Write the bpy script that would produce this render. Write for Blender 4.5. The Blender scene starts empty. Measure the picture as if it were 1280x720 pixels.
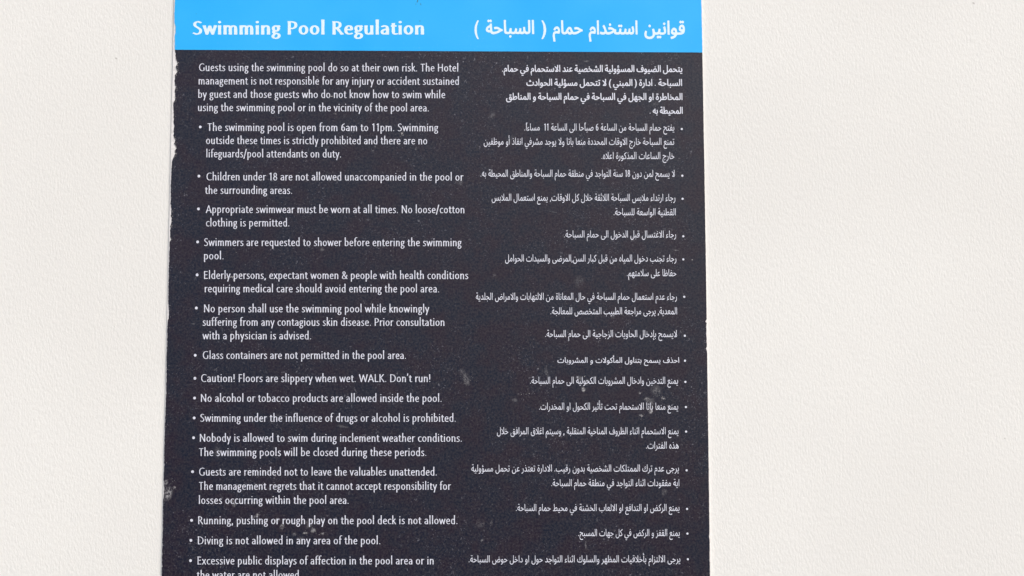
import bpy, math, random
import numpy as np
from mathutils import Vector, Matrix
from mathutils.geometry import tessellate_polygon

random.seed(7)
scene = bpy.context.scene
COL = scene.collection

# ------------------------------------------------------------------ camera
# wall face is the plane y = 0; the camera stands 1.6 m in front, below the
# board's middle, tilted up a little (so the board narrows towards its top)
FPX = 1778.0                       # focal length in pixels of a 1280 wide frame (50 mm)
PITCH = math.radians(5.62)
ROLL = math.radians(-0.10)
CAM = Vector((0.0, -1.60, 1.45))
fwd = Vector((0, math.cos(PITCH), math.sin(PITCH)))
right0 = Vector((1, 0, 0)); up0 = right0.cross(fwd)
right = right0 * math.cos(ROLL) + up0 * math.sin(ROLL)
up = up0 * math.cos(ROLL) - right0 * math.sin(ROLL)
cd = bpy.data.cameras.new('camera'); cam = bpy.data.objects.new('camera', cd); COL.objects.link(cam)
cd.sensor_width = 36.0; cd.lens = 36.0 * FPX / 1280.0
cd.clip_start = 0.05; cd.clip_end = 200
M3 = Matrix((right, up, -fwd)).transposed()
cam.matrix_world = Matrix.Translation(CAM) @ M3.to_4x4()
scene.camera = cam

# ------------------------------------------------------------------ world and sun
w = bpy.data.worlds.new('World'); scene.world = w; w.use_nodes = True
wn = w.node_tree; wn.nodes.clear()
sky = wn.nodes.new('ShaderNodeTexSky'); sky.sky_type = 'NISHITA'; sky.sun_disc = False
SUN_EL, SUN_AZ = math.radians(42), math.radians(38)     # azimuth: from straight in front, towards the right
sky.sun_elevation = SUN_EL
sky.sun_rotation = math.pi - SUN_AZ
sky.air_density = 1.0; sky.dust_density = 4.0; sky.ozone_density = 1.0
bg = wn.nodes.new('ShaderNodeBackground'); bg.inputs['Strength'].default_value = 0.10
wo = wn.nodes.new('ShaderNodeOutputWorld')
wn.links.new(sky.outputs[0], bg.inputs['Color']); wn.links.new(bg.outputs[0], wo.inputs['Surface'])
sd = bpy.data.lights.new('sun', 'SUN'); sun = bpy.data.objects.new('sun', sd); COL.objects.link(sun)
sd.energy = 1.5; sd.angle = math.radians(45); sd.color = (1.0, 0.985, 0.965)
to_sun = Vector((math.sin(SUN_AZ) * math.cos(SUN_EL), -math.cos(SUN_AZ) * math.cos(SUN_EL), math.sin(SUN_EL)))
sun.rotation_euler = to_sun.to_track_quat('Z', 'Y').to_euler()
sun.location = to_sun * 5
vs = scene.view_settings
scene.display_settings.display_device = 'sRGB'
vs.view_transform = 'Standard'; vs.look = 'None'; vs.gamma = 1; vs.use_curve_mapping = False
vs.exposure = 0.63

# ------------------------------------------------------------------ helpers
def P(px, py):
    """point (x, z) of the wall plane seen at a pixel of the photograph"""
    d = fwd * FPX + right * (px - 640.0) - up * (py - 360.0)
    t = -CAM.y / d.y
    q = CAM + d * t
    return q.x, q.z

def link(name, me, mat=None, parent=None):
    o = bpy.data.objects.new(name, me); COL.objects.link(o)
    if mat: me.materials.append(mat)
    if parent: o.parent = parent
    return o

def flat(name, polys2d, y, mat, parent):
    """polygons [(verts (x,z), tris)] lying parallel to the wall at depth y"""
    V, F = [], []
    for pts, tris in polys2d:
        b = len(V)
        V += [(p[0], y - (p[2] if len(p) > 2 else 0.0), p[1]) for p in pts]
        for t in tris:
            a, c, e = [pts[i] for i in t]
            s = (c[0]-a[0])*(e[1]-a[1]) - (c[1]-a[1])*(e[0]-a[0])
            F.append([b+i for i in (t if s > 0 else t[::-1])])
    me = bpy.data.meshes.new(name); me.from_pydata(V, [], F); me.update()
    return link(name, me, mat, parent)

def slab(name, outline, y_back, y_front, mat, parent):
    """outline polygon (x,z) extruded between two depths"""
    n = len(outline)
    tris = tessellate_polygon([[Vector((x, z, 0)) for x, z in outline]])
    V = [(x, y_front, z) for x, z in outline] + [(x, y_back, z) for x, z in outline]
    F = []
    for t in tris:
        a, c, e = [outline[i] for i in t]
        s = (c[0]-a[0])*(e[1]-a[1]) - (c[1]-a[1])*(e[0]-a[0])
        F.append(list(t) if s > 0 else list(t)[::-1])
    area = sum(outline[i][0]*outline[(i+1) % n][1] - outline[(i+1) % n][0]*outline[i][1] for i in range(n))
    for i in range(n):
        j = (i+1) % n
        F.append((j, i, i+n, j+n) if area > 0 else (i, j, j+n, i+n))
    me = bpy.data.meshes.new(name); me.from_pydata(V, [], F); me.update()
    return link(name, me, mat, parent)

class Nodes:
    def __init__(s, name):
        s.m = bpy.data.materials.new(name); s.m.use_nodes = True
        s.t = s.m.node_tree; s.b = s.t.nodes['Principled BSDF']
        s.tc = s.t.nodes.new('ShaderNodeTexCoord')
    def L(s, a, b): s.t.links.new(a, b)
    def mapping(s, scale=(1, 1, 1), loc=(0, 0, 0), rot=(0, 0, 0)):
        n = s.t.nodes.new('ShaderNodeMapping'); n.inputs['Scale'].default_value = scale
        n.inputs['Location'].default_value = loc; n.inputs['Rotation'].default_value = rot
        s.L(s.tc.outputs['Object'], n.inputs['Vector']); return n.outputs[0]
    def noise(s, vec, scale, detail=3, rough=0.55, dist=0.0):
        n = s.t.nodes.new('ShaderNodeTexNoise'); n.inputs['Scale'].default_value = scale
        n.inputs['Detail'].default_value = detail; n.inputs['Roughness'].default_value = rough
        n.inputs['Distortion'].default_value = dist
        s.L(vec, n.inputs['Vector']); return n.outputs['Fac']
    def rng(s, v, a, b, c=0.0, d=1.0, smooth=True):
        n = s.t.nodes.new('ShaderNodeMapRange'); n.interpolation_type = 'SMOOTHSTEP' if smooth else 'LINEAR'
        s.L(v, n.inputs['Value'])
        for k, x in zip(('From Min', 'From Max', 'To Min', 'To Max'), (a, b, c, d)): n.inputs[k].default_value = x
        return n.outputs[0]
    def math(s, op, a, b=None):
        n = s.t.nodes.new('ShaderNodeMath'); n.operation = op
        for i, x in enumerate((a, b)):
            if x is None: continue
            if isinstance(x, (int, float)): n.inputs[i].default_value = x
            else: s.L(x, n.inputs[i])
        return n.outputs[0]
    def mix(s, fac, a, b):
        n = s.t.nodes.new('ShaderNodeMix'); n.data_type = 'RGBA'
        if isinstance(fac, (int, float)): n.inputs[0].default_value = fac
        else: s.L(fac, n.inputs[0])
        for i, x in ((6, a), (7, b)):
            if isinstance(x, tuple): n.inputs[i].default_value = (*x, 1)
            else: s.L(x, n.inputs[i])
        return n.outputs[2]
    def bump(s, h, strength, dist, prev=None):
        n = s.t.nodes.new('ShaderNodeBump'); n.inputs['Strength'].default_value = strength
        n.inputs['Distance'].default_value = dist; s.L(h, n.inputs['Height'])
        if prev: s.L(prev, n.inputs['Normal'])
        return n.outputs[0]
    def spot(s, px, py, rx, ry=None, ang=0.0, soft=0.5):
        """a round or oblong stain at a place on the wall plane; radii in mm"""
        ry = ry or rx
        x, z = P(px, py)
        m1 = s.t.nodes.new('ShaderNodeVectorMath'); m1.operation = 'SUBTRACT'
        s.L(s.tc.outputs['Object'], m1.inputs[0]); m1.inputs[1].default_value = (x, 0, z)
        m2 = s.t.nodes.new('ShaderNodeMapping'); m2.vector_type = 'TEXTURE'
        m2.inputs['Rotation'].default_value = (0, ang, 0)
        m2.inputs['Scale'].default_value = (rx*.001, 1, ry*.001)
        s.L(m1.outputs[0], m2.inputs['Vector'])
        sp = s.t.nodes.new('ShaderNodeSeparateXYZ'); s.L(m2.outputs[0], sp.inputs[0])
        cb = s.t.nodes.new('ShaderNodeCombineXYZ'); s.L(sp.outputs[0], cb.inputs[0]); s.L(sp.outputs[2], cb.inputs[2])
        ln = s.t.nodes.new('ShaderNodeVectorMath'); ln.operation = 'LENGTH'; s.L(cb.outputs[0], ln.inputs[0])
        return s.rng(ln.outputs['Value'], 1.0, 1.0 - soft, 0.0, 1.0)

# ------------------------------------------------------------------ materials
# painted plaster wall
N = Nodes('painted_plaster')
v1 = N.mapping((1, 1, 0.45))
fine = N.noise(v1, 430, 3, 0.6)
mid = N.noise(N.mapping((1, 1, 0.7), (3, 1, 2)), 120, 3, 0.55)
big = N.noise(N.mapping((1, 1, 1), (9, 4, 1)), 3.0, 2, 0.5)
blot = N.noise(N.mapping((1, 1, 1), (5, 2, 7)), 22.0, 3, 0.5)
c = N.mix(N.rng(big, .35, .65), (0.775, 0.780, 0.765), (0.805, 0.813, 0.798))
c = N.mix(N.math('MULTIPLY', N.rng(blot, .5, .75), 0.22), c, (0.755, 0.760, 0.742))
pits = N.rng(N.noise(N.mapping((1, 1, .8), (1, 8, 3)), 210, 2, .5), .66, .78)
c = N.mix(N.math('MULTIPLY', pits, 0.16), c, (0.55, 0.53, 0.50))
for (x, y, r, k) in ((145.3, 73, 2.0, .6), (1217, 4, 2.4, .5), (1256, 548, 1.5, .45), (131, 22, 1.0, .16), (1190, 60, .9, .14), (1090, 612, 1.0, .12), (60, 330, .9, .12)):
    c = N.mix(N.math('MULTIPLY', N.spot(x, y, r, r*.7, .5, .8), k), c, (0.22, 0.19, 0.18))
N.L(c, N.b.inputs['Base Color'])
N.b.inputs['Roughness'].default_value = 0.85
N.b.inputs['Specular IOR Level'].default_value = 0.2
gr = N.noise(N.mapping((1, 1, .6), (8, 8, 2)), 380, 2, .6)
c = N.mix(N.math('MULTIPLY', N.rng(gr, .35, .65), .35), c, (0.735, 0.735, 0.715))
N.L(c, N.b.inputs['Base Color'])
b1 = N.bump(mid, 0.20, 0.0003)
b2 = N.bump(fine, 0.75, 0.0007, b1)
N.L(b2, N.b.inputs['Normal'])
MAT_WALL = N.m

# white rigid board under the printed film
N = Nodes('white_board')
c = N.mix(N.rng(N.noise(N.mapping(), 300, 3), .4, .7), (0.80, 0.79, 0.80), (0.68, 0.67, 0.67))
N.L(c, N.b.inputs['Base Color']); N.b.inputs['Roughness'].default_value = 0.6
MAT_BOARD = N.m

def dust(N, c, amount, col):
    """fine specks, hair scratches and rubbed patches on printed film"""
    patch = N.rng(N.noise(N.mapping((1, 1, 1), (2, 5, 8)), 11, 4, .65), .40, .66, .12, 1.25)
    sp = N.rng(N.noise(N.mapping((1, 1, 1), (4, 4, 4)), 620, 2, .6), .60, .74)
    sp2 = N.rng(N.noise(N.mapping((1, 1, 1), (7, 1, 3)), 260, 2, .65), .66, .76)
    ha = N.rng(N.noise(N.mapping((1, 1, 9), (1, 3, 6), (0, .55, 0)), 75, 2, .6), .70, .76)
    hb = N.rng(N.noise(N.mapping((8, 1, 1), (2, 3, 1), (0, .35, 0)), 70, 2, .6), .71, .77)
    f = N.math('ADD', N.math('MULTIPLY', sp, .55), N.math('MULTIPLY', sp2, .75))
    f = N.math('ADD', f, N.math('MULTIPLY', ha, .35)); f = N.math('ADD', f, N.math('MULTIPLY', hb, .35))
    f = N.math('MULTIPLY', N.math('MULTIPLY', f, patch), amount)
    return N.mix(f, c, col)

# black printed film
N = Nodes('black_film')
n1 = N.noise(N.mapping((1, 1, 1), (1, 1, 1)), 30, 4, .65)
n2 = N.noise(N.mapping((1, 1, 1), (6, 2, 9)), 420, 3, .7)
c = N.mix(N.rng(n1, .38, .64), (0.0010, 0.0050, 0.0210), (0.0080, 0.0035, 0.0170))
c = N.mix(N.rng(n2, .35, .70, 0, .45), c, (0.062, 0.056, 0.062))
c = dust(N, c, 0.50, (0.30, 0.30, 0.35))
# whitish scuffs and dried splashes: px, py, half width mm, half height mm, angle, strength
SCUFF = [(211, 617, 5.5, 10, .2, .62), (219, 609, 1.8, 1.8, .6, .9), (208, 603, 3, 4, 0, .5),
    (323, 643, 2.6, 4, .5, .60), (317, 646, 5, 2, -.4, .28), (347, 650, 5, 4, .2, .28), (353, 658, 3, 4, .4, .55),
    (392, 663, 3.6, 3.4, 0, .75), (382, 666, 3, 1.5, 0, .5), (404, 667, 2.5, 2, 0, .4), (387, 654, 6, 8, .4, .20),
    (376, 674, 6, 4, 0, .22), (273, 565, 6, 9, 0, .14), (428, 533, 9, 2.2, .15, .16), (368, 668, 3, 2.5, 0, .3),
    (292, 629, 2.6, 4, -.5, .75), (503, 168, 1.4, 3.5, -.6, .8), (415, 121, 2.2, .8, 0, .8), (291, 346, 4.5, 1.0, 0, .75),
    (294, 350, 1.2, 3, .5, .6), (416, 306, 4, 2.4, .3, .3), (403, 312, 4, 3, 0, .18),
    (729, 487, 2.6, 4.2, -.35, .72), (724, 473, 5.5, 3, .3, .32), (733, 478, 5, 5, 0, .22), (800, 491, 1.8, 2.3, .5, .55),
    (808, 498, 3.4, 1.6, -.5, .8), (829, 498, 3.6, 1.6, .35, .7), (813, 514, 3.4, 3.6, 0, .72), (801, 519, 3.4, 1.8, .35, .85),
    (820, 488, 8, 8, 0, .22), (812, 503, 7, 7, 0, .26), (683, 466, 3, 6, -.3, .20), (583, 474, 5, 10, -.2, .25),
    (643, 500, 5, 3, .4, .20), (578, 465, 4, 5, 0, .14), (614, 654, 2, 4, .2, .18), (603, 675, 3, 2, -.6, .32),
    (732, 681, 1.3, 5.5, 0, .36), (733, 77, 4, 1.4, 0, .26), (724, 352, 7, 10, 0, .12), (618, 345, 4, 3, 0, .12),
    (845, 313, 4, 1.3, 0, .35), (865, 325, 1.2, 1.2, 0, .45), (756, 84, 4, 4, 0, .1), (615, 145, 5, 7, .5, .14),
    (419, 143, 3, 2, 0, .22), (469, 184, 1.2, 2, .3, .34), (520, 187, 1.5, 1.5, 0, .4), (466, 189, 2.5, 1, 0, .25),
    (575, 228, 5, 5, 0, .14), (818, 130, 5, 3, 0, .14), (275, 160, 5, 2, 0, .14), (640, 175, 8, 6, 0, .10),
    (830, 615, 5, 5, 0, .16), (600, 655, 8, 6, 0, .10), (330, 240, 8, 5, 0, .10), (245, 405, 9, 1.0, 0, .2),
    (355, 520, 12, .8, .1, .18), (690, 265, 10, .8, .2, .18), (420, 592, 9, .8, -.2, .16), (660, 630, 10, .7, .7, .15)]
brk = N.rng(N.noise(N.mapping((1, 1, 1), (3, 9, 2)), 420, 4, .75, .8), .40, .62)
for (x, y, rx, ry, a, k) in SCUFF:
    m = N.math('MULTIPLY', N.math('MULTIPLY', N.spot(x, y, rx, ry, a, .85), brk), min(1.0, k*1.35))
    c = N.mix(m, c, (0.46, 0.46, 0.48))
N.L(c, N.b.inputs['Base Color'])
N.L(N.rng(n2, .3, .7, .34, .5), N.b.inputs['Roughness'])
N.b.inputs['Specular IOR Level'].default_value = 0.35
N.L(N.bump(N.noise(N.mapping((1, 1, 1)), 240, 3, .6), .12, .0004), N.b.inputs['Normal'])
MAT_BLACK = N.m

# blue printed film
N = Nodes('blue_film')
n1 = N.noise(N.mapping((1, 1, 1), (1, 4, 1)), 9, 2, .5)
c = N.mix(N.rng(n1, .3, .7), (0.012, 0.42, 0.96), (0.028, 0.455, 0.97))
c = dust(N, c, 0.10, (0.30, 0.60, 0.92))
for (x, y, rx, ry, a, k) in ((522, 2, 1.3, 3, .2, .75), (526, 6, 1.0, 2.2, -.3, .55), (525, 27, 1.4, 1.0, 0, .6), (246, 18, 1.5, 1, 0, .15), (520, 6, .8, 2, 0, .4)):
    c = N.mix(N.math('MULTIPLY', N.spot(x, y, rx, ry, a, .8), k), c, (0.05, 0.12, 0.2))
N.L(c, N.b.inputs['Base Color']); N.b.inputs['Roughness'].default_value = 0.5
N.b.inputs['Specular IOR Level'].default_value = 0.3
MAT_BLUE = N.m

# white ink of the lettering, worn a little
N = Nodes('white_ink')
c = N.mix(N.rng(N.noise(N.mapping(), 420, 2, .6), .48, .75, 0, .50), (0.70, 0.73, 0.84), (0.26, 0.26, 0.32))
N.L(c, N.b.inputs['Base Color']); N.b.inputs['Roughness'].default_value = 0.5
MAT_INK = N.m
N = Nodes('header_ink')
c = N.mix(N.rng(N.noise(N.mapping(), 420, 2, .6), .5, .75, 0, .25), (0.72, 0.88, 0.98), (0.42, 0.70, 0.92))
N.L(c, N.b.inputs['Base Color']); N.b.inputs['Roughness'].default_value = 0.5
MAT_HINK = N.m

# ------------------------------------------------------------------ the wall
me = bpy.data.meshes.new('wall')
X0, X1, Z0, Z1, D = -4.0, 4.0, 0.0, 3.6, 0.22
me.from_pydata([(X0, 0, Z0), (X1, 0, Z0), (X1, 0, Z1), (X0, 0, Z1), (X0, D, Z0), (X1, D, Z0), (X1, D, Z1), (X0, D, Z1)], [],
               [(0, 1, 2, 3), (5, 4, 7, 6), (3, 2, 6, 7), (1, 0, 4, 5), (4, 0, 3, 7), (1, 5, 6, 2)])
me.update()
wall = link('wall', me, MAT_WALL)
wall['kind'] = 'structure'

# ------------------------------------------------------------------ the board
sx, sz = P(548, 360)
sign = bpy.data.objects.new('pool_rules_sign', None); COL.objects.link(sign)
sign['label'] = 'worn black pool regulation board with bright blue header, white English and Arabic text'
sign['category'] = 'sign'
# parts are modelled in wall coordinates, the empty stays at the wall's origin side of the board
BT = 0.0018                               # board thickness
Y_B = -BT                                 # face of the board
Y_F = -BT - 0.0005                        # face of the film
Y_T = Y_F - 0.00006                       # ink

def lerp(tab, y):
    for (y0, x0), (y1, x1) in zip(tab, tab[1:]):
        if y <= y1: return x0 + (x1-x0) * (y-y0) / (y1-y0)
    return tab[-1][1]
YT, YB = -120.0, 800.0
def LB(y): return 218.2 - 0.0220*y
def RB(y): return 877.3 + 0.0153*y
out = [P(LB(YT), YT), P(LB(YB), YB), P(RB(YB), YB), P(RB(YT), YT)]
board = slab('backing_board', out, -0.0002, Y_B, MAT_BOARD, sign)

# torn left edge of the film
rl = random.Random(11)
LE = [(-120, 220.5), (0, 219.3), (8, 219.2), (16, 218.4), (30, 218.9), (34, 220.0), (40, 220.2), (44, 219.2), (62, 219.0), (66, 219.8), (75, 220.6),
      (79, 223.0), (84, 220.2), (91, 222.6), (94, 219.2), (106, 218.8), (110, 220.8), (114, 219.0), (126, 219.6), (128, 217.7),
      (146, 217.8), (160, 218.2), (170, 217.6), (176, 219.4), (180, 218.2), (186, 221.2), (190, 218.8), (193, 219.5), (196, 218.0), (200, 216.2), (206, 215.3),
      (230, 214.2), (256, 214.0), (262, 215.2), (270, 214.4), (276, 215.0), (284, 213.6), (297, 213.5), (299, 214.8), (302, 212.8),
      (340, 211.6), (378, 210.8), (384, 211.6), (390, 211.9), (398, 211.3), (401, 210.2), (450, 208.9), (490, 208.4), (520, 207.3), (560, 206.2), (600, 205.4),
      (606, 206.0), (618, 205.6), (625, 204.6), (660, 204.2), (690, 203.4), (720, 203.0), (800, 201.2)]
RE = [(-120, 874.6), (0, 876.3), (64, 877.6), (200, 880.0), (340, 882.2), (399, 883.0), (402.5, 881.0), (403.6, 883.0), (408, 882.2), (410, 883.0),
      (414, 882.3), (420, 882.8), (434, 883.2), (436, 881.8), (439, 883.6), (500, 884.4), (600, 885.7), (669, 886.5), (671, 885.0), (672, 886.6),
      (698, 886.8), (699.5, 885.4), (701, 886.9), (720, 887.0), (800, 888.4)]
def edge(tab, y0, y1, step, amp, r):
    pts = []
    y = y0
    while y < y1:
        x = lerp(tab, y)
        a = amp(y)
        pts.append((x + r.uniform(-a, a) + (r.random() < .06) * r.uniform(0, 1.5*a), y)); y += step * r.uniform(.6, 1.4)
    pts.append((lerp(tab, y1), y1))
    return pts
def lamp(y):
    if 64 < y < 200: return .5
    if 255 < y < 290: return .5
    return .28
YH_L, YH_R = 62.8, 66.2                       # lower edge of the blue band, left and right
l1 = edge(LE, YT, YH_L, 2.2, lamp, rl); r1 = edge(RE, YT, YH_R, 3.0, lambda y: .12, rl)
hd = [P(*p) for p in l1] + [P(*p) for p in reversed(r1)]
slab('header_band', hd, Y_B - 0.0001, Y_F, MAT_BLUE, sign)
l2 = edge(LE, YH_L, YB, 1.5, lamp, rl); r2 = edge(RE, YH_R, YB, 2.4, lambda y: .25 if 400 < y < 440 else .12, rl)
l2[0] = (l2[0][0], YH_L+.15); r2[0] = (r2[0][0], YH_R+.15)
bd = [P(*p) for p in l2] + [P(*p) for p in reversed(r2)]
slab('rules_panel', bd, Y_B - 0.0001, Y_F, MAT_BLACK, sign)

# loose flakes of white along the torn edge
fl = []
rf = random.Random(5)
def fleck(px, py, r, k=None):
    n = k or rf.randint(5, 8); pts = []
    a0 = rf.random()*6.28; ex = rf.uniform(.5, 1)
    for i in range(n):
        a = 6.2832*i/n; q = r*rf.uniform(.55, 1.15)
        u, v = q*math.cos(a), q*ex*math.sin(a)
        x, z = P(px + u*math.cos(a0) - v*math.sin(a0), py + u*math.sin(a0) + v*math.cos(a0))
        pts.append((x, z))
    fl.append((pts, [(0, i, i+1) for i in range(1, n-1)]))
for (y0, y1, n) in ((70, 95, 26), (105, 130, 14), (172, 198, 26), (258, 288, 14), (380, 400, 8), (30, 60, 5), (600, 630, 12), (296, 302, 3)):
    for i in range(n):
        y = rf.uniform(y0, y1); fleck(lerp(LE, y) + abs(rf.gauss(0, 1.4)), y, rf.uniform(.25, .65))
for i in range(46):
    y = rf.uniform(66, 720); fleck(lerp(LE, y) + abs(rf.gauss(0, 2.2)), y, rf.uniform(.2, .45))
for y in (402, 406.5, 409, 412, 417, 421, 436, 438, 671, 699.5, 403, 428):
    fleck(lerp(RE, y) - abs(rf.gauss(0, 1.3)), y, rf.uniform(.25, .5))
# splashes: bright cores of the dried splashes and stray specks on the black film
for (cx, cy, s, n) in ((219, 609, 1.3, 9), (211, 613, 3, 24), (212, 603, 4, 8), (729, 487, 1.6, 12), (808, 498, 1.7, 10), (829, 498, 1.8, 9), (813, 513, 2, 12),
                       (801, 519, 1.8, 11), (800, 491, 1.3, 6), (392, 663, 2.0, 14), (353, 658, 1.7, 9), (323, 643, 1.6, 9), (382, 666, 1.5, 5),
                       (820, 492, 7, 14), (583, 474, 5, 14), (300, 340, 30, 6)):
    for i in range(n): fleck(cx + rf.gauss(0, s), cy + rf.gauss(0, s), rf.uniform(.18, .42))
for (xa, ya, xb, yb_, n, w_) in ((284, 347.5, 295, 345.5, 16, .45), (291, 347, 293.5, 352, 6, .4), (412, 121.5, 417.5, 120.6, 8, .3), (501, 171, 505, 164, 9, .35),
        (291, 626, 294, 633, 9, .5), (648, 493, 668, 492, 7, .5), (724, 473, 732, 470, 8, .4), (399, 668, 405, 666, 6, .4), (379, 667, 385, 666, 6, .3)):
    for i in range(n):
        t = i/(n-1); fleck(xa+(xb-xa)*t + rf.gauss(0, w_*.5), ya+(yb_-ya)*t + rf.gauss(0, w_*.5), rf.uniform(.3, .6))
for i in range(330):
    px, py = rf.uniform(222, 872), rf.uniform(72, 720); fleck(px, py, rf.uniform(.14, .30))
N = Nodes('dried_fleck'); N.b.inputs['Base Color'].default_value = (0.42, 0.41, 0.42, 1); N.b.inputs['Roughness'].default_value = .8
N.b.inputs['Alpha'].default_value = 1
fo = flat('white_flecks', fl, Y_F - 0.00018, N.m, sign); fo['kind'] = 'stuff'

# ------------------------------------------------------------------ Latin lettering
# a humanist condensed alphabet drawn as pen strokes (capital height 1); the pen is
# wider than it is tall, so stems are heavier than cross strokes
def arc(cx, cy, rx, ry, a0=0, a1=360, n=22):
    return [(cx + rx*math.cos(math.radians(a0+(a1-a0)*i/n)), cy + ry*math.sin(math.radians(a0+(a1-a0)*i/n))) for i in range(n+1)]
def smooth(p, k=7):
    q = [p[0]] + list(p) + [p[-1]]; o = []
    for i in range(1, len(q)-2):
        a, b, c_, d = q[i-1], q[i], q[i+1], q[i+2]
        for j in range(k):
            t = j/k
            o.append(tuple(.5*((2*b[m]) + (-a[m]+c_[m])*t + (2*a[m]-5*b[m]+4*c_[m]-d[m])*t*t + (-a[m]+3*b[m]-3*c_[m]+d[m])*t**3) for m in (0, 1)))
    o.append(p[-1]); return o
Lp = lambda *p: ('l', list(p))
Cp = lambda *p: ('c', smooth(list(p)))
Op = lambda *a: ('o', arc(*a))
Dp = lambda x, y, r: ('d', x, y, r)
XH = .69
BOWL = [(.12, .49), (.18, .60), (.28, .65), (.40, .58), (.45, .36), (.42, .16), (.32, .055), (.21, .045), (.12, .09)]
ARCH = [(.12, .47), (.20, .60), (.31, .65), (.405, .60), (.43, .46), (.43, .30)]
mir = lambda pts, s: [(s-x, y) for x, y in pts]
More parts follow.
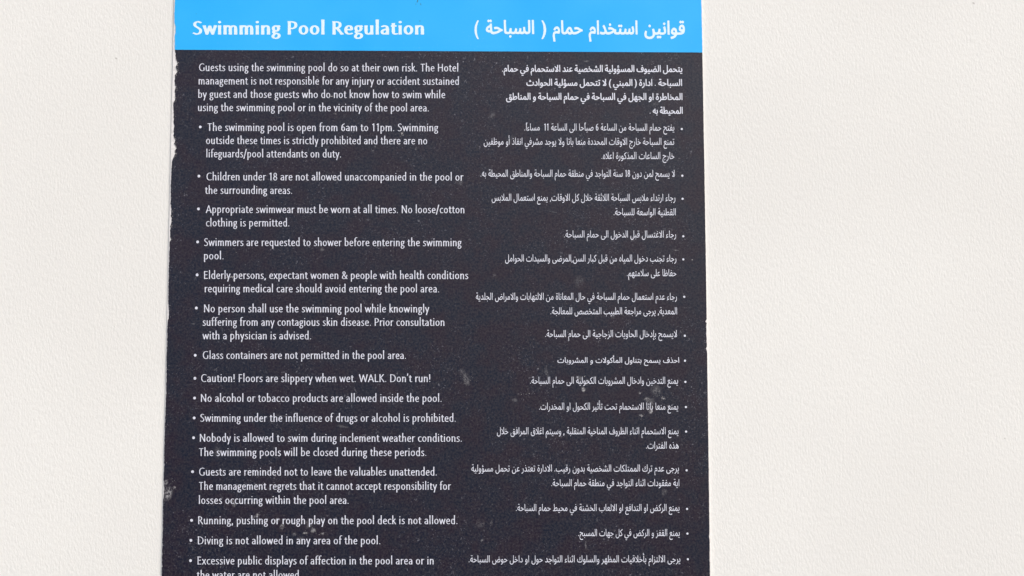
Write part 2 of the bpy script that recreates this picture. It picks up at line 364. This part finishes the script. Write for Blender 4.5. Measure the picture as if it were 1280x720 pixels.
G = {
 'a': (.49, [Cp((.09, .59), (.20, .65), (.32, .62), (.375, .50), (.38, .38)), Lp((.38, .44), (.38, 0)), Cp((.37, .41), (.24, .385), (.12, .31), (.085, .19), (.12, .08), (.21, .045), (.31, .09), (.38, .19))]),
 'b': (.54, [Lp((.12, 1.12), (.12, .02)), Cp(*BOWL)]),
 'c': (.45, [Cp((.41, .595), (.31, .65), (.19, .61), (.105, .46), (.10, .28), (.17, .10), (.29, .042), (.42, .085))]),
 'd': (.55, [Lp((.43, 1.12), (.43, 0)), Cp(*mir(BOWL, .55))]),
 'e': (.50, [Lp((.12, .37), (.42, .37)), Cp((.425, .37), (.41, .53), (.34, .635), (.25, .65), (.15, .57), (.095, .38), (.12, .18), (.20, .065), (.31, .042), (.43, .09))]),
 'f': (.32, [Cp((.37, 1.075), (.29, 1.09), (.20, 1.04), (.155, .92), (.15, .80)), Lp((.15, .88), (.15, 0)), Lp((.03, .645), (.32, .645))]),
 'g': (.48, [Op(.235, .455, .145, .195), Lp((.31, .61), (.47, .645)), Cp((.16, .29), (.105, .21), (.13, .13), (.26, .09), (.38, .03), (.41, -.09), (.36, -.22), (.23, -.285), (.11, -.24), (.07, -.12), (.12, -.01), (.21, .08))]),
 'h': (.55, [Lp((.12, 1.12), (.12, 0)), Cp(*ARCH), Lp((.43, .40), (.43, 0))]),
 'i': (.25, [Lp((.125, XH), (.125, 0)), Dp(.125, .93, 1.12)]),
 'j': (.26, [Lp((.14, XH), (.14, -.05)), Cp((.14, .05), (.135, -.14), (.09, -.25), (0, -.30)), Dp(.14, .93, 1.12)]),
 'k': (.47, [Lp((.12, 1.12), (.12, 0)), Lp((.14, .34), (.40, .69)), Lp((.19, .42), (.45, 0))]),
 'l': (.25, [Lp((.125, 1.12), (.125, 0))]),
 'm': (.82, [Lp((.12, XH), (.12, 0)), Cp((.12, .47), (.19, .60), (.28, .65), (.37, .60), (.405, .46), (.405, .30)), Lp((.405, .40), (.405, 0)),
             Cp((.405, .47), (.475, .60), (.57, .65), (.665, .60), (.695, .46), (.695, .30)), Lp((.695, .40), (.695, 0))]),
 'n': (.55, [Lp((.12, XH), (.12, 0)), Cp(*ARCH), Lp((.43, .40), (.43, 0))]),
 'o': (.55, [Op(.275, .345, .185, .302)]),
 'p': (.55, [Lp((.12, XH), (.12, -.33)), Cp(*BOWL)]),
 'q': (.55, [Lp((.43, XH), (.43, -.33)), Cp(*mir(BOWL, .55))]),
 'r': (.36, [Lp((.12, XH), (.12, 0)), Cp((.12, .44), (.18, .58), (.26, .64), (.36, .64))]),
 's': (.41, [Cp((.345, .60), (.25, .65), (.15, .62), (.105, .52), (.15, .42), (.26, .33), (.335, .24), (.325, .12), (.24, .045), (.15, .04), (.06, .09))]),
 't': (.35, [Lp((.155, .86), (.155, .20)), Cp((.155, .30), (.16, .13), (.21, .05), (.28, .04), (.35, .065)), Lp((.02, .645), (.33, .645))]),
 'u': (.55, [Lp((.43, XH), (.43, 0)), Cp((.12, .38), (.12, .20), (.15, .08), (.24, .04), (.35, .09), (.43, .22)), Lp((.12, XH), (.12, .28))]),
 'v': (.46, [Lp((.045, XH), (.23, .03), (.415, XH))]),
 'w': (.71, [Lp((.045, XH), (.20, .03), (.355, .63), (.51, .03), (.665, XH))]),
 'x': (.46, [Lp((.05, XH), (.42, 0)), Lp((.41, XH), (.04, 0))]),
 'y': (.46, [Lp((.045, XH), (.245, .06)), Lp((.42, XH), (.14, -.33))]),
 'A': (.66, [Lp((.04, 0), (.33, .97), (.62, 0)), Lp((.14, .32), (.52, .32))]),
 'C': (.66, [Cp((.60, .90), (.47, .955), (.31, .93), (.16, .78), (.105, .50), (.15, .23), (.29, .07), (.46, .045), (.61, .10))]),
 'D': (.74, [Lp((.13, 1.0), (.13, 0)), Cp((.13, .945), (.32, .94), (.50, .86), (.63, .66), (.64, .40), (.54, .16), (.36, .06), (.13, .055))]),
 'E': (.54, [Lp((.13, 1.0), (.13, 0)), Lp((.13, .945), (.48, .945)), Lp((.13, .53), (.45, .53)), Lp((.13, .055), (.50, .055))]),
 'F': (.50, [Lp((.13, 1.0), (.13, 0)), Lp((.13, .945), (.47, .945)), Lp((.13, .50), (.43, .50))]),
 'G': (.73, [Cp((.62, .89), (.48, .955), (.31, .93), (.16, .78), (.105, .50), (.15, .23), (.29, .07), (.46, .042), (.62, .10)), Lp((.62, .07), (.62, .47))]),
 'H': (.72, [Lp((.13, 1.0), (.13, 0)), Lp((.59, 1.0), (.59, 0)), Lp((.13, .53), (.59, .53))]),
 'K': (.62, [Lp((.13, 1.0), (.13, 0)), Lp((.15, .50), (.54, 1.0)), Lp((.22, .58), (.59, 0))]),
 'L': (.50, [Lp((.13, 1.0), (.13, 0)), Lp((.13, .055), (.48, .055))]),
 'N': (.74, [Lp((.13, 0), (.13, 1.0)), Lp((.13, .97), (.61, .03)), Lp((.61, 0), (.61, 1.0))]),
 'P': (.57, [Lp((.13, 1.0), (.13, 0)), Cp((.13, .945), (.30, .945), (.44, .88), (.485, .72), (.44, .54), (.30, .455), (.13, .455))]),
 'R': (.61, [Lp((.13, 1.0), (.13, 0)), Cp((.13, .945), (.29, .945), (.42, .88), (.46, .74), (.42, .58), (.29, .50), (.13, .495)), Lp((.29, .49), (.58, 0))]),
 'S': (.52, [Cp((.43, .89), (.33, .955), (.21, .94), (.115, .84), (.12, .68), (.22, .56), (.35, .46), (.43, .34), (.41, .15), (.29, .05), (.18, .045), (.06, .11))]),
 'T': (.55, [Lp((.275, .96), (.275, 0)), Lp((.02, .945), (.53, .945))]),
 'W': (.98, [Lp((.04, 1.0), (.26, .03), (.49, .93), (.72, .03), (.94, 1.0))]),
 '1': (.46, [Lp((.28, 1.0), (.28, 0)), Lp((.30, .95), (.11, .83))]),
 '6': (.54, [Op(.28, .30, .165, .255), Cp((.43, .95), (.26, .86), (.14, .64), (.115, .36))]),
 '8': (.54, [Op(.27, .72, .145, .23), Op(.27, .27, .175, .235)]),
 '.': (.24, [Dp(.12, .075, 1.12)]),
 ',': (.24, [Dp(.12, .075, 1.12), Lp((.15, .07), (.07, -.17))]),
 '!': (.27, [Lp((.13, 1.0), (.13, .33)), Dp(.13, .075, 1.12)]),
 "'": (.20, [Lp((.12, 1.10), (.08, .80))]),
 '/': (.36, [Lp((.32, 1.10), (.03, -.18))]),
 '&': (.70, [Cp((.62, .52), (.56, .28), (.44, .10), (.26, .042), (.12, .12), (.10, .28), (.19, .44), (.33, .57), (.42, .72), (.39, .88), (.28, .95), (.18, .88), (.16, .74), (.24, .58), (.40, .34), (.66, 0))]),
 ' ': (.25, []),
}
TOL = .005
def seg_d(X, Y, a, b, cap_a, cap_b, flare=0.0):
    dx, dy = b[0]-a[0], b[1]-a[1]; L2 = dx*dx+dy*dy + 1e-12; L_ = math.sqrt(L2)
    t = ((X-a[0])*dx + (Y-a[1])*dy)/L2
    tc = np.clip(t, 0, 1)
    d = np.hypot(X-a[0]-tc*dx, Y-a[1]-tc*dy) - 1
    if flare and cap_a: d = d - flare*np.exp(-np.abs(t)*L_/1.8)
    if flare and cap_b: d = d - flare*np.exp(-np.abs(1-t)*L_/1.8)
    if cap_a: d = np.maximum(d, -t*L_)
    if cap_b: d = np.maximum(d, (t-1)*L_)
    return d
def glyph_tris(ch, rx, ry, cell=.030):
    adv, st = G[ch]
    if not st: return adv, [], []
    xs = np.arange(-.16, adv+.16, cell); ys = np.arange(-.45, 1.28, cell)
    X, Y = np.meshgrid(xs, ys); Xs, Ys = X/rx, Y/ry
    D_ = np.full(X.shape, 9.0)
    for s in st:
        if s[0] == 'd':
            D_ = np.minimum(D_, (np.hypot(X-s[1], Y-s[2]) - s[3]*rx)/rx); continue
        pts = [(x/rx, y/ry) for x, y in s[1]]
        n = len(pts)-1
        for i in range(n):
            D_ = np.minimum(D_, seg_d(Xs, Ys, pts[i], pts[i+1], i == 0 and s[0] != 'o', i == n-1 and s[0] != 'o', .24 if s[0] == 'l' else 0))
    V, tr = contour(D_, xs, ys)
    return adv, V, tr
def contour(D_, xs, ys):
    D_ = np.where(np.abs(D_) < 1e-6, 1e-6, D_)
    ins = D_ < 0
    nxt = {}
    def ept(i0, j0, i1, j1):
        k = (min((i0, j0), (i1, j1)), max((i0, j0), (i1, j1)))
        return k
    def pos(k):
        (i0, j0), (i1, j1) = k; a, b = D_[i0, j0], D_[i1, j1]; t = a/(a-b)
        return (xs[j0]+(xs[j1]-xs[j0])*t, ys[i0]+(ys[i1]-ys[i0])*t)
    H, W_ = D_.shape
    act = ins[:-1, :-1].astype(int)+ins[1:, :-1]+ins[:-1, 1:]+ins[1:, 1:]
    for i, j in zip(*np.nonzero((act > 0) & (act < 4))):
        c4 = [(i, j), (i, j+1), (i+1, j+1), (i+1, j)]
        cr = []
        for q in range(4):
            a, b = c4[q], c4[(q+1) % 4]
            ia, ib = ins[a], ins[b]
            if ia != ib: cr.append((ept(*a, *b), bool(ia)))
        # walking the cell's corners: leave the inside at an edge, come back at the next one
        outs = [k for k, o in cr if o]; inn = [k for k, o in cr if not o]
        if len(cr) == 2: nxt[outs[0]] = inn[0]
        else:
            idx = [q for q, (k, o) in enumerate(cr) if o]
            for q in idx: nxt[cr[q][0]] = cr[(q+1) % 4][0]
    loops = []
    left = dict(nxt)
    while left:
        k0 = next(iter(left)); k = k0; lp = []
        while k in left:
            n_ = left.pop(k); lp.append(pos(k)); k = n_
        if len(lp) > 3:
            # drop nearly straight points
            m = len(lp); ring = lp + [lp[0]]
            sp = [lp[0]]; i0 = 0; q = 2
            while q <= m:
                ax, ay = ring[i0]; bx_, by_ = ring[q]; ln = math.hypot(bx_-ax, by_-ay) + 1e-9
                if max(abs((ring[k][0]-ax)*(by_-ay)-(ring[k][1]-ay)*(bx_-ax))/ln for k in range(i0+1, q)) > TOL:
                    i0 = q-1; sp.append(ring[i0])
                q += 1
            if len(sp) > 2: loops.append(sp)
    def area(lp): return sum(lp[i-1][0]*lp[i][1]-lp[i][0]*lp[i-1][1] for i in range(len(lp)))/2
    def inside(p, lp):
        r = False
        for i in range(len(lp)):
            (xa, ya), (xb, yb_) = lp[i-1], lp[i]
            if (ya > p[1]) != (yb_ > p[1]) and p[0] < xa+(xb-xa)*(p[1]-ya)/(yb_-ya): r = not r
        return r
    V, tr = [], []
    big_sign = area(max(loops, key=lambda l: abs(area(l)))) > 0
    for o in [l for l in loops if (area(l) > 0) == big_sign]:
        grp = [o] + [h for h in loops if (area(h) > 0) != big_sign and inside(h[0], o)]
        base = len(V)
        tr += [tuple(base+q for q in t) for t in tessellate_polygon([[Vector((x, y, 0)) for x, y in lp] for lp in grp])]
        V += [p for lp in grp for p in lp]
    return V, tr
GC = {}
def latin(text, x0, x1, yb, cap, rx=.052, ry=.037, slope=0.0, track=.035):
    """glyph polygons between two pixels of the photograph, set on the baseline yb"""
    pen = 0.0; items = []; vx = []
    for i, ch in enumerate(text):
        k = (ch, rx, ry)
        if k not in GC: GC[k] = glyph_tris(ch, rx, ry)
        adv, V, T = GC[k]
        if V:
            vx += [pen + min(p[0] for p in V), pen + max(p[0] for p in V)]
            items.append((pen, V, T))
        pen += adv + track
    a, b = min(vx), max(vx)
    s = (x1-x0)/(b-a)
    res = []
    for n, (p, V, T) in enumerate(items):
        pts = []
        for (u, v) in V:
            px = x0 + (p+u-a)*s
            X_, Z_ = P(px, yb + slope*(px-x0) - v*cap)
            pts.append((X_, Z_, (n % 2)*.00003))
        res.append((pts, T))
    return res, s/cap

# ------------------------------------------------------------------ Arabic lettering
FORMS = {'ء': (0xFE80,), 'آ': (0xFE81, 0xFE82), 'أ': (0xFE83, 0xFE84), 'ؤ': (0xFE85, 0xFE86), 'إ': (0xFE87, 0xFE88), 'ئ': (0xFE89, 0xFE8A, 0xFE8B, 0xFE8C),
 'ا': (0xFE8D, 0xFE8E), 'ب': (0xFE8F, 0xFE90, 0xFE91, 0xFE92), 'ة': (0xFE93, 0xFE94), 'ت': (0xFE95, 0xFE96, 0xFE97, 0xFE98), 'ث': (0xFE99, 0xFE9A, 0xFE9B, 0xFE9C),
 'ج': (0xFE9D, 0xFE9E, 0xFE9F, 0xFEA0), 'ح': (0xFEA1, 0xFEA2, 0xFEA3, 0xFEA4), 'خ': (0xFEA5, 0xFEA6, 0xFEA7, 0xFEA8), 'د': (0xFEA9, 0xFEAA), 'ذ': (0xFEAB, 0xFEAC),
 'ر': (0xFEAD, 0xFEAE), 'ز': (0xFEAF, 0xFEB0), 'س': (0xFEB1, 0xFEB2, 0xFEB3, 0xFEB4), 'ش': (0xFEB5, 0xFEB6, 0xFEB7, 0xFEB8), 'ص': (0xFEB9, 0xFEBA, 0xFEBB, 0xFEBC),
 'ض': (0xFEBD, 0xFEBE, 0xFEBF, 0xFEC0), 'ط': (0xFEC1, 0xFEC2, 0xFEC3, 0xFEC4), 'ظ': (0xFEC5, 0xFEC6, 0xFEC7, 0xFEC8), 'ع': (0xFEC9, 0xFECA, 0xFECB, 0xFECC),
 'غ': (0xFECD, 0xFECE, 0xFECF, 0xFED0), 'ف': (0xFED1, 0xFED2, 0xFED3, 0xFED4), 'ق': (0xFED5, 0xFED6, 0xFED7, 0xFED8), 'ك': (0xFED9, 0xFEDA, 0xFEDB, 0xFEDC),
 'ل': (0xFEDD, 0xFEDE, 0xFEDF, 0xFEE0), 'م': (0xFEE1, 0xFEE2, 0xFEE3, 0xFEE4), 'ن': (0xFEE5, 0xFEE6, 0xFEE7, 0xFEE8), 'ه': (0xFEE9, 0xFEEA, 0xFEEB, 0xFEEC),
 'و': (0xFEED, 0xFEEE), 'ى': (0xFEEF, 0xFEF0), 'ي': (0xFEF1, 0xFEF2, 0xFEF3, 0xFEF4)}
LAMALEF = {'آ': 0xFEF5, 'أ': 0xFEF7, 'إ': 0xFEF9, 'ا': 0xFEFB}
INIT2 = {'لم': 0xFCCC, 'يم': 0xFCDD}
def shape(s, ligs):
    out = []; i = 0; prev = False           # prev: the previous letter reaches on to this one
    while i < len(s):
        ch = s[i]
        if ch not in FORMS:
            out.append(ch)
            if ch not in '\u064b': prev = False
            i += 1; continue
        f = FORMS[ch]; nx = s[i+1] if i+1 < len(s) else ''
        if ch == 'ل' and nx in LAMALEF:
            out.append(chr(LAMALEF[nx] + (1 if prev else 0))); prev = False; i += 2; continue
        n2 = s[i+2] if i+2 < len(s) else ''
        if ligs and not prev and ch+nx in INIT2 and n2 in FORMS and n2 != 'ء':
            out.append(chr(INIT2[ch+nx])); prev = True; i += 2; continue
        joins = len(f) == 4 and nx in FORMS and nx != 'ء'
        if len(f) == 1: out.append(chr(f[0])); prev = False
        elif joins: out.append(chr(f[3] if prev else f[2])); prev = True
        else: out.append(chr(f[1] if prev else f[0])); prev = False
        i += 1
    # to left-to-right order, numbers kept as they read
    r = []; j = len(out)-1
    while j >= 0:
        if out[j].isdigit():
            k = j
            while k >= 0 and out[k].isdigit(): k -= 1
            r += out[k+1:j+1]; j = k
        else:
            ch = out[j]; r.append({'(': ')', ')': '('}.get(ch, ch)); j -= 1
    return ''.join(r)
tcu = bpy.data.curves.new('type_sample', 'FONT'); tob = bpy.data.objects.new('type_sample', tcu); COL.objects.link(tob)
def outline(text):
    """closed outlines of the characters, one em = 1"""
    tcu.body = text; tcu.size = 1.0; tcu.resolution_u = 4
    dg = bpy.context.evaluated_depsgraph_get(); dg.update()
    cu = tob.evaluated_get(dg).to_curve(dg)
    res = []
    for sp in cu.splines:
        bp = sp.bezier_points; n = len(bp); pts = []
        for i in range(n):
            p0, p1, p2, p3 = bp[i].co, bp[i].handle_right, bp[(i+1) % n].handle_left, bp[(i+1) % n].co
            straight = (p1-p0).length < 1e-5 and (p3-p2).length < 1e-5
            for t in ([0] if straight else [0, .2, .4, .6, .8]):
                u = 1-t
                q = p0*u**3 + p1*3*u*u*t + p2*3*u*t*t + p3*t**3
                pts.append((q.x, q.y))
        res.append(pts)
    tob.evaluated_get(dg).to_curve_clear()
    return res
REF = chr(0xFE8D)
REF_X = min(x for p in outline(REF) for x, y in p)
AC = {}
def ar_glyph(ch, bold, q):
    """advance, points, triangles of one Arabic character; q: how much it will be squeezed"""
    k = (ch, bold, q)
    if k in AC: return AC[k]
    if ch == ' ': AC[k] = (.26, [], []); return AC[k]
    if ch in G:
        adv, V, T = glyph_tris(ch, .062, .046)
        AC[k] = ((adv+.04)*.86, [(x*.86, y*.70) for x, y in V], T); return AC[k]
    both = outline(ch + REF); n1 = len(outline(ch))
    adv = min(x for p in both[n1:] for x, y in p) - REF_X
    loops = both[:n1]
    ax = [x for p in loops for x, y in p]; ay = [y for p in loops for x, y in p]
    cell = .017
    xs = np.arange(min(ax)-.06, max(ax)+.08, cell/q*.8); ys = np.arange(min(ay)-.06+.0003, max(ay)+.08, cell)
    X, Y = np.meshgrid(xs, ys)
    D_ = np.full(X.shape, 9.0); W = np.zeros(X.shape, int)
    for p in loops:
        for i in range(len(p)):
            (xa, ya), (xb, yb_) = p[i-1], p[i]
            if abs(xa-xb)+abs(ya-yb_) < 1e-7: continue
            dx, dy = (xb-xa)*q, yb_-ya
            t = np.clip(((X-xa)*q*dx + (Y-ya)*dy)/(dx*dx+dy*dy), 0, 1)
            D_ = np.minimum(D_, np.hypot((X-xa)*q-t*dx, Y-ya-t*dy))
            if ya != yb_:
                cross = (xb-xa)*(Y-ya)/(yb_-ya) + xa
                if yb_ > ya: W += ((Y >= ya) & (Y < yb_) & (X < cross))
                else: W -= ((Y >= yb_) & (Y < ya) & (X < cross))
    D_ = np.where(W != 0, -D_, D_) - bold
    V, T = contour(D_, xs, ys)
    AC[k] = (adv, V, T); return AC[k]
def arabic(text, x0, x1, yb, alef, bold, slope=0.0, ligs=True, space=.8, q=.62):
    pen = 0.0; items = []
    for ch in shape(text, ligs):
        adv, V, T = ar_glyph(ch, bold, q)
        if V: items.append((pen, V, T))
        pen += adv*(space if ch == ' ' else 1)
    a = min(p+v[0] for p, V, T in items for v in V); b = max(p+v[0] for p, V, T in items for v in V)
    s = (x1-x0)/(b-a); sy = alef/.70
    res = []
    for n, (p, V, T) in enumerate(items):
        pts = []
        for (u, v) in V:
            px = x0 + (p+u-a)*s
            X_, Z_ = P(px, yb + slope*(px-x1) - v*sy)
            pts.append((X_, Z_, (n % 3)*.00003))
        res.append((pts, T))
    RAT.append(round(s/sy, 2))
    return res
RAT = []

def bullet_poly(px, py, r):
    x, z = P(px, py); rr = r*.0009
    pts = [(x+rr*math.cos(6.2832*i/14), z+rr*math.sin(6.2832*i/14)) for i in range(14)]
    return [(pts, [(0, i, i+1) for i in range(1, 13)])]

# ---- heading
CAPB = 9.55
h, k = latin('Swimming Pool Regulation', 241.3, 530.4, 43.9, 16.7, rx=.080, ry=.050, track=.05)
wi = 0
for word in 'Swimming Pool Regulation'.split():
    flat('heading_word', h[wi:wi+len(word)], Y_T, MAT_HINK, sign); wi += len(word)
for t, a, b in (('قوانين', 805.2, 855.9), ('استخدام', 735.8, 796.8), ('حمام', 690.8, 728.2), ('السباحة', 607.2, 667.7)):
    flat('heading_word', arabic(t, a, b, 42.8 + (a-600)*.004, 16.4, .024, ligs=False, q=.85), Y_T, MAT_HINK, sign)
for a, b, t in ((676.7, 682.6, '('), (593.2, 598.6, ')')):
    flat('parenthesis', arabic(t, a, b, 43.6, 17.2, .018), Y_T, MAT_HINK, sign)

# ---- English column: rules as (bullet, lines)
EN = [
 (None, [('Guests using the swimming pool do so at their own risk. The Hotel', 249.5, 572.9, 89.5),
         ('management is not responsible for any injury or accident sustained', 248.9, 573.7, 106.2),
         ('by guest and those guests who do not know how to swim while', 248.4, 556.6, 122.9),
         ('using the swimming pool or in the vicinity of the pool area.', 248.1, 536.1, 139.5)]),
 ((250.9, 159.2), [('The swimming pool is open from 6am to 11pm. Swimming', 259.9, 547.9, 164.2),
         ('outside these times is strictly prohibited and there are no', 258.2, 534.1, 180.6),
         ('lifeguards/pool attendants on duty.', 258.5, 426.6, 197.2)]),
 ((249.2, 220.6), [('Children under 18 are not allowed unaccompanied in the pool or', 258.8, 579.6, 225.9),
         ('the surrounding areas.', 256.9, 365.5, 242.8)]),
 ((248.6, 261.5), [('Appropriate swimwear must be worn at all times. No loose/cotton', 257.8, 580.5, 266.6),
         ('clothing is permitted.', 258.1, 362, 283.4)]),
 ((247.6, 302.7), [('Swimmers are requested to shower before entering the swimming', 255.6, 577, 307.8),
         ('pool.', 255.6, 279.9, 324.6)]),
 ((247, 343.9), [('Elderly persons, expectant women & people with health conditions', 255.6, 585.3, 348.9),
         ('requiring medical care should avoid entering the pool area.', 256.5, 548.9, 365.6)]),
 ((246, 385.2), [('No person shall use the swimming pool while knowingly', 255.6, 536.7, 390.6),
         ('suffering from any contagious skin disease. Prior consultation', 253.7, 555.6, 407.4),
         ('with a physician is advised.', 253.7, 389.1, 424.3)]),
 ((244.6, 444.2), [('Glass containers are not permitted in the pool area.', 254.2, 507.6, 448.8)]),
 ((244.2, 473.0), [("Caution! Floors are slippery when wet. WALK. Don't run!", 252.1, 537.9, 477.6)]),
 ((243.8, 497.6), [('No alcohol or tobacco products are allowed inside the pool.', 251.7, 552.1, 502.4)]),
 ((243.3, 522.4), [('Swimming under the influence of drugs or alcohol is prohibited.', 250.8, 569.7, 527.2)]),
 ((242.5, 547.2), [('Nobody is allowed to swim during inclement weather conditions.', 250.4, 577.3, 552.2),
         ('The swimming pools will be closed during these periods.', 249.2, 533.0, 570.0)]),
 ((241.3, 589.6), [('Guests are reminded not to leave the valuables unattended.', 249.6, 546.0, 594.4),
         ('The management regrets that it cannot accept responsibility for', 249.2, 564.0, 612.2),
         ('losses occurring within the pool area.', 249.2, 436.0, 629.8)]),
 ((240, 650.2), [('Running, pushing or rough play on the pool deck is not allowed.', 248.3, 571.8, 655.1)]),
 ((239.2, 675.2), [('Diving is not allowed in any area of the pool.', 247.9, 475.5, 680.2)]),
 ((238.8, 700.5), [('Excessive public displays of affection in the pool area or in', 247.5, 542.2, 705.4),
         ('the water are not allowed.', 246.7, 376.8, 723.2)]),
]
for bl, lines in EN:
    polys = []
    for (t, a, b, y) in lines:
        g, k = latin(t, a, b, y, CAPB + .35*y/720, slope=.002*(1-y/600))
        polys += g
    o = flat('paragraph_text' if bl is None else 'rule_text', polys, Y_T, MAT_INK, sign)
    if bl: flat('bullet', bullet_poly(bl[0], bl[1], 1.75), Y_T, MAT_INK, o)

# ---- Arabic column
AR = [
 (None, 'p', [('يتحمل الضيوف المسؤولية الشخصية عند الاستحمام في حمام.', 627.7, 852.6, 90.6),
         ('السباحة . ادارة ( المبني ) لا تتحمل مسؤلية الحوادث', 657.9, 852.3, 108.0),
         ('المخاطرة او الجهل في السباحة في حمام السباحة و المناطق', 632.6, 852.8, 125.5),
         ('المحيطة به .', 811.8, 853.1, 142.7)]),
 ((851.9, 161.8), 'r', [('يفتح حمام السباحة من الساعة 6 صباًحا الى الساعة 11  مساءاً.', 655.5, 842.5, 163.9),
         ('تمنع السباحة خارج الاوقات المحددة منعا باتا ولا يوجد مشرفي انقاذ أو موظفين', 604.8, 842.5, 181.6),
         ('خارج الساعات المذكورة اعلاه.', 751.8, 842.7, 199.3)]),
 ((852.6, 220.1), 'r', [('لا يسمح لمن دون 18 سنة التواجد في منطقة حمام السباحة والمناطق المحيطة به.', 600.8, 843.2, 221.5)]),
 ((852.9, 248.9), 'r', [('رجاء ارتداء ملابس السباحة اللائقة خلال كل الاوقات, يمنع استعمال الملابس', 614.7, 843.9, 251.5),
         ('القطنية الواسعة للسباحة.', 766.9, 844.4, 269.5)]),
 ((853.8, 295.7), 'r', [('رجاء الاغتسال قبل الدخول الى حمام السباحة.', 705.1, 844.8, 297.3)]),
 ((853.8, 324.5), 'r', [('رجاء تجنب دخول المياه من قبل كبار السن,المرضى والسيدات الحوامل', 631.5, 845.1, 327.3),
         ('حفاظا على سلامتهم.', 783.5, 845.1, 345.5)]),
 ((855, 371.2), 'r', [('رجاء عدم استعمال حمام السباحة في حال المعاناة من الالتهابات والامراض الجلدية', 594.9, 845.8, 375.0),
         ('المعدية, يرجى مراجعة الطبيب المتخصص للمعالجة.', 688.1, 846, 393.1)]),
 ((855.7, 419.8), 'r', [('لايسمح بإدخال الحاويات الزجاجية الى حمام السباحة.', 681.5, 846, 421.5)]),
 ((855.9, 451), 's', [('احذف يسمح بتناول المأكولات و المشروبات', 696.8, 848.6, 453.6)]),
 ((856.4, 477.4), 'r', [('يمنع التدخين وادخال المشروبات الكحولية الى حمام السباحة.', 662.6, 847.2, 479.8)]),
 ((857.1, 508.8), 'r', [('يمنع منعا باتا الاستحمام تحت تأثير الكحول او المخدرات.', 673.9, 847.4, 512.1)]),
 ((857.3, 539.5), 'r', [('يمنع الاستحمام اثناء الظروف المناخية المتقلبة , وسيتم اغلاق المرافق خلال', 621.3, 847.7, 542.8),
         ('هذه الفترات.', 807.3, 848.1, 560.7)]),
 ((858, 587.8), 'r', [('يرجى عدم ترك الممتلكات الشخصية بدون رقيب. الادارة تعتذر عن تحمل مسؤولية', 589.3, 848.3, 589.3),
         ('اية مفقودات اثناء التواجد في منطقة حمام السباحة.', 689, 848.8, 607.5)]),
 ((858.5, 636), 'r', [('يمنع الركض او التدافع او الالعاب الخشنة في محيط حمام السباحة.', 645, 849, 638.5)]),
 ((859, 666.8), 'r', [('يمنع القفز و الركض في كل جهات المسبح.', 722.8, 849.3, 669.8)]),
 ((859.5, 698.8), 'r', [('يرجى الالتزام بأخلاقيات المظهر والسلوك اثناء التواجد حول او داخل حوض السباحة.', 586, 850, 702.5)]),
]
STY = {'p': (8.3, .014, False, .9), 'r': (8.6, .002, True, 1.15), 's': (6.8, .006, False, 1.2)}
for bl, st, lines in AR:
    al, bo, lg, spc = STY[st]; polys = []
    for (t, a, b, y) in lines:
        polys += arabic(t, a, b, y, al, bo, slope=.002*(1-y/500), ligs=lg, space=spc)
    o = flat('paragraph_text' if bl is None else 'rule_text', polys, Y_T, MAT_INK, sign)
    if bl: flat('bullet', bullet_poly(bl[0], bl[1], 1.35), Y_T, MAT_INK, o)
bpy.data.objects.remove(tob)
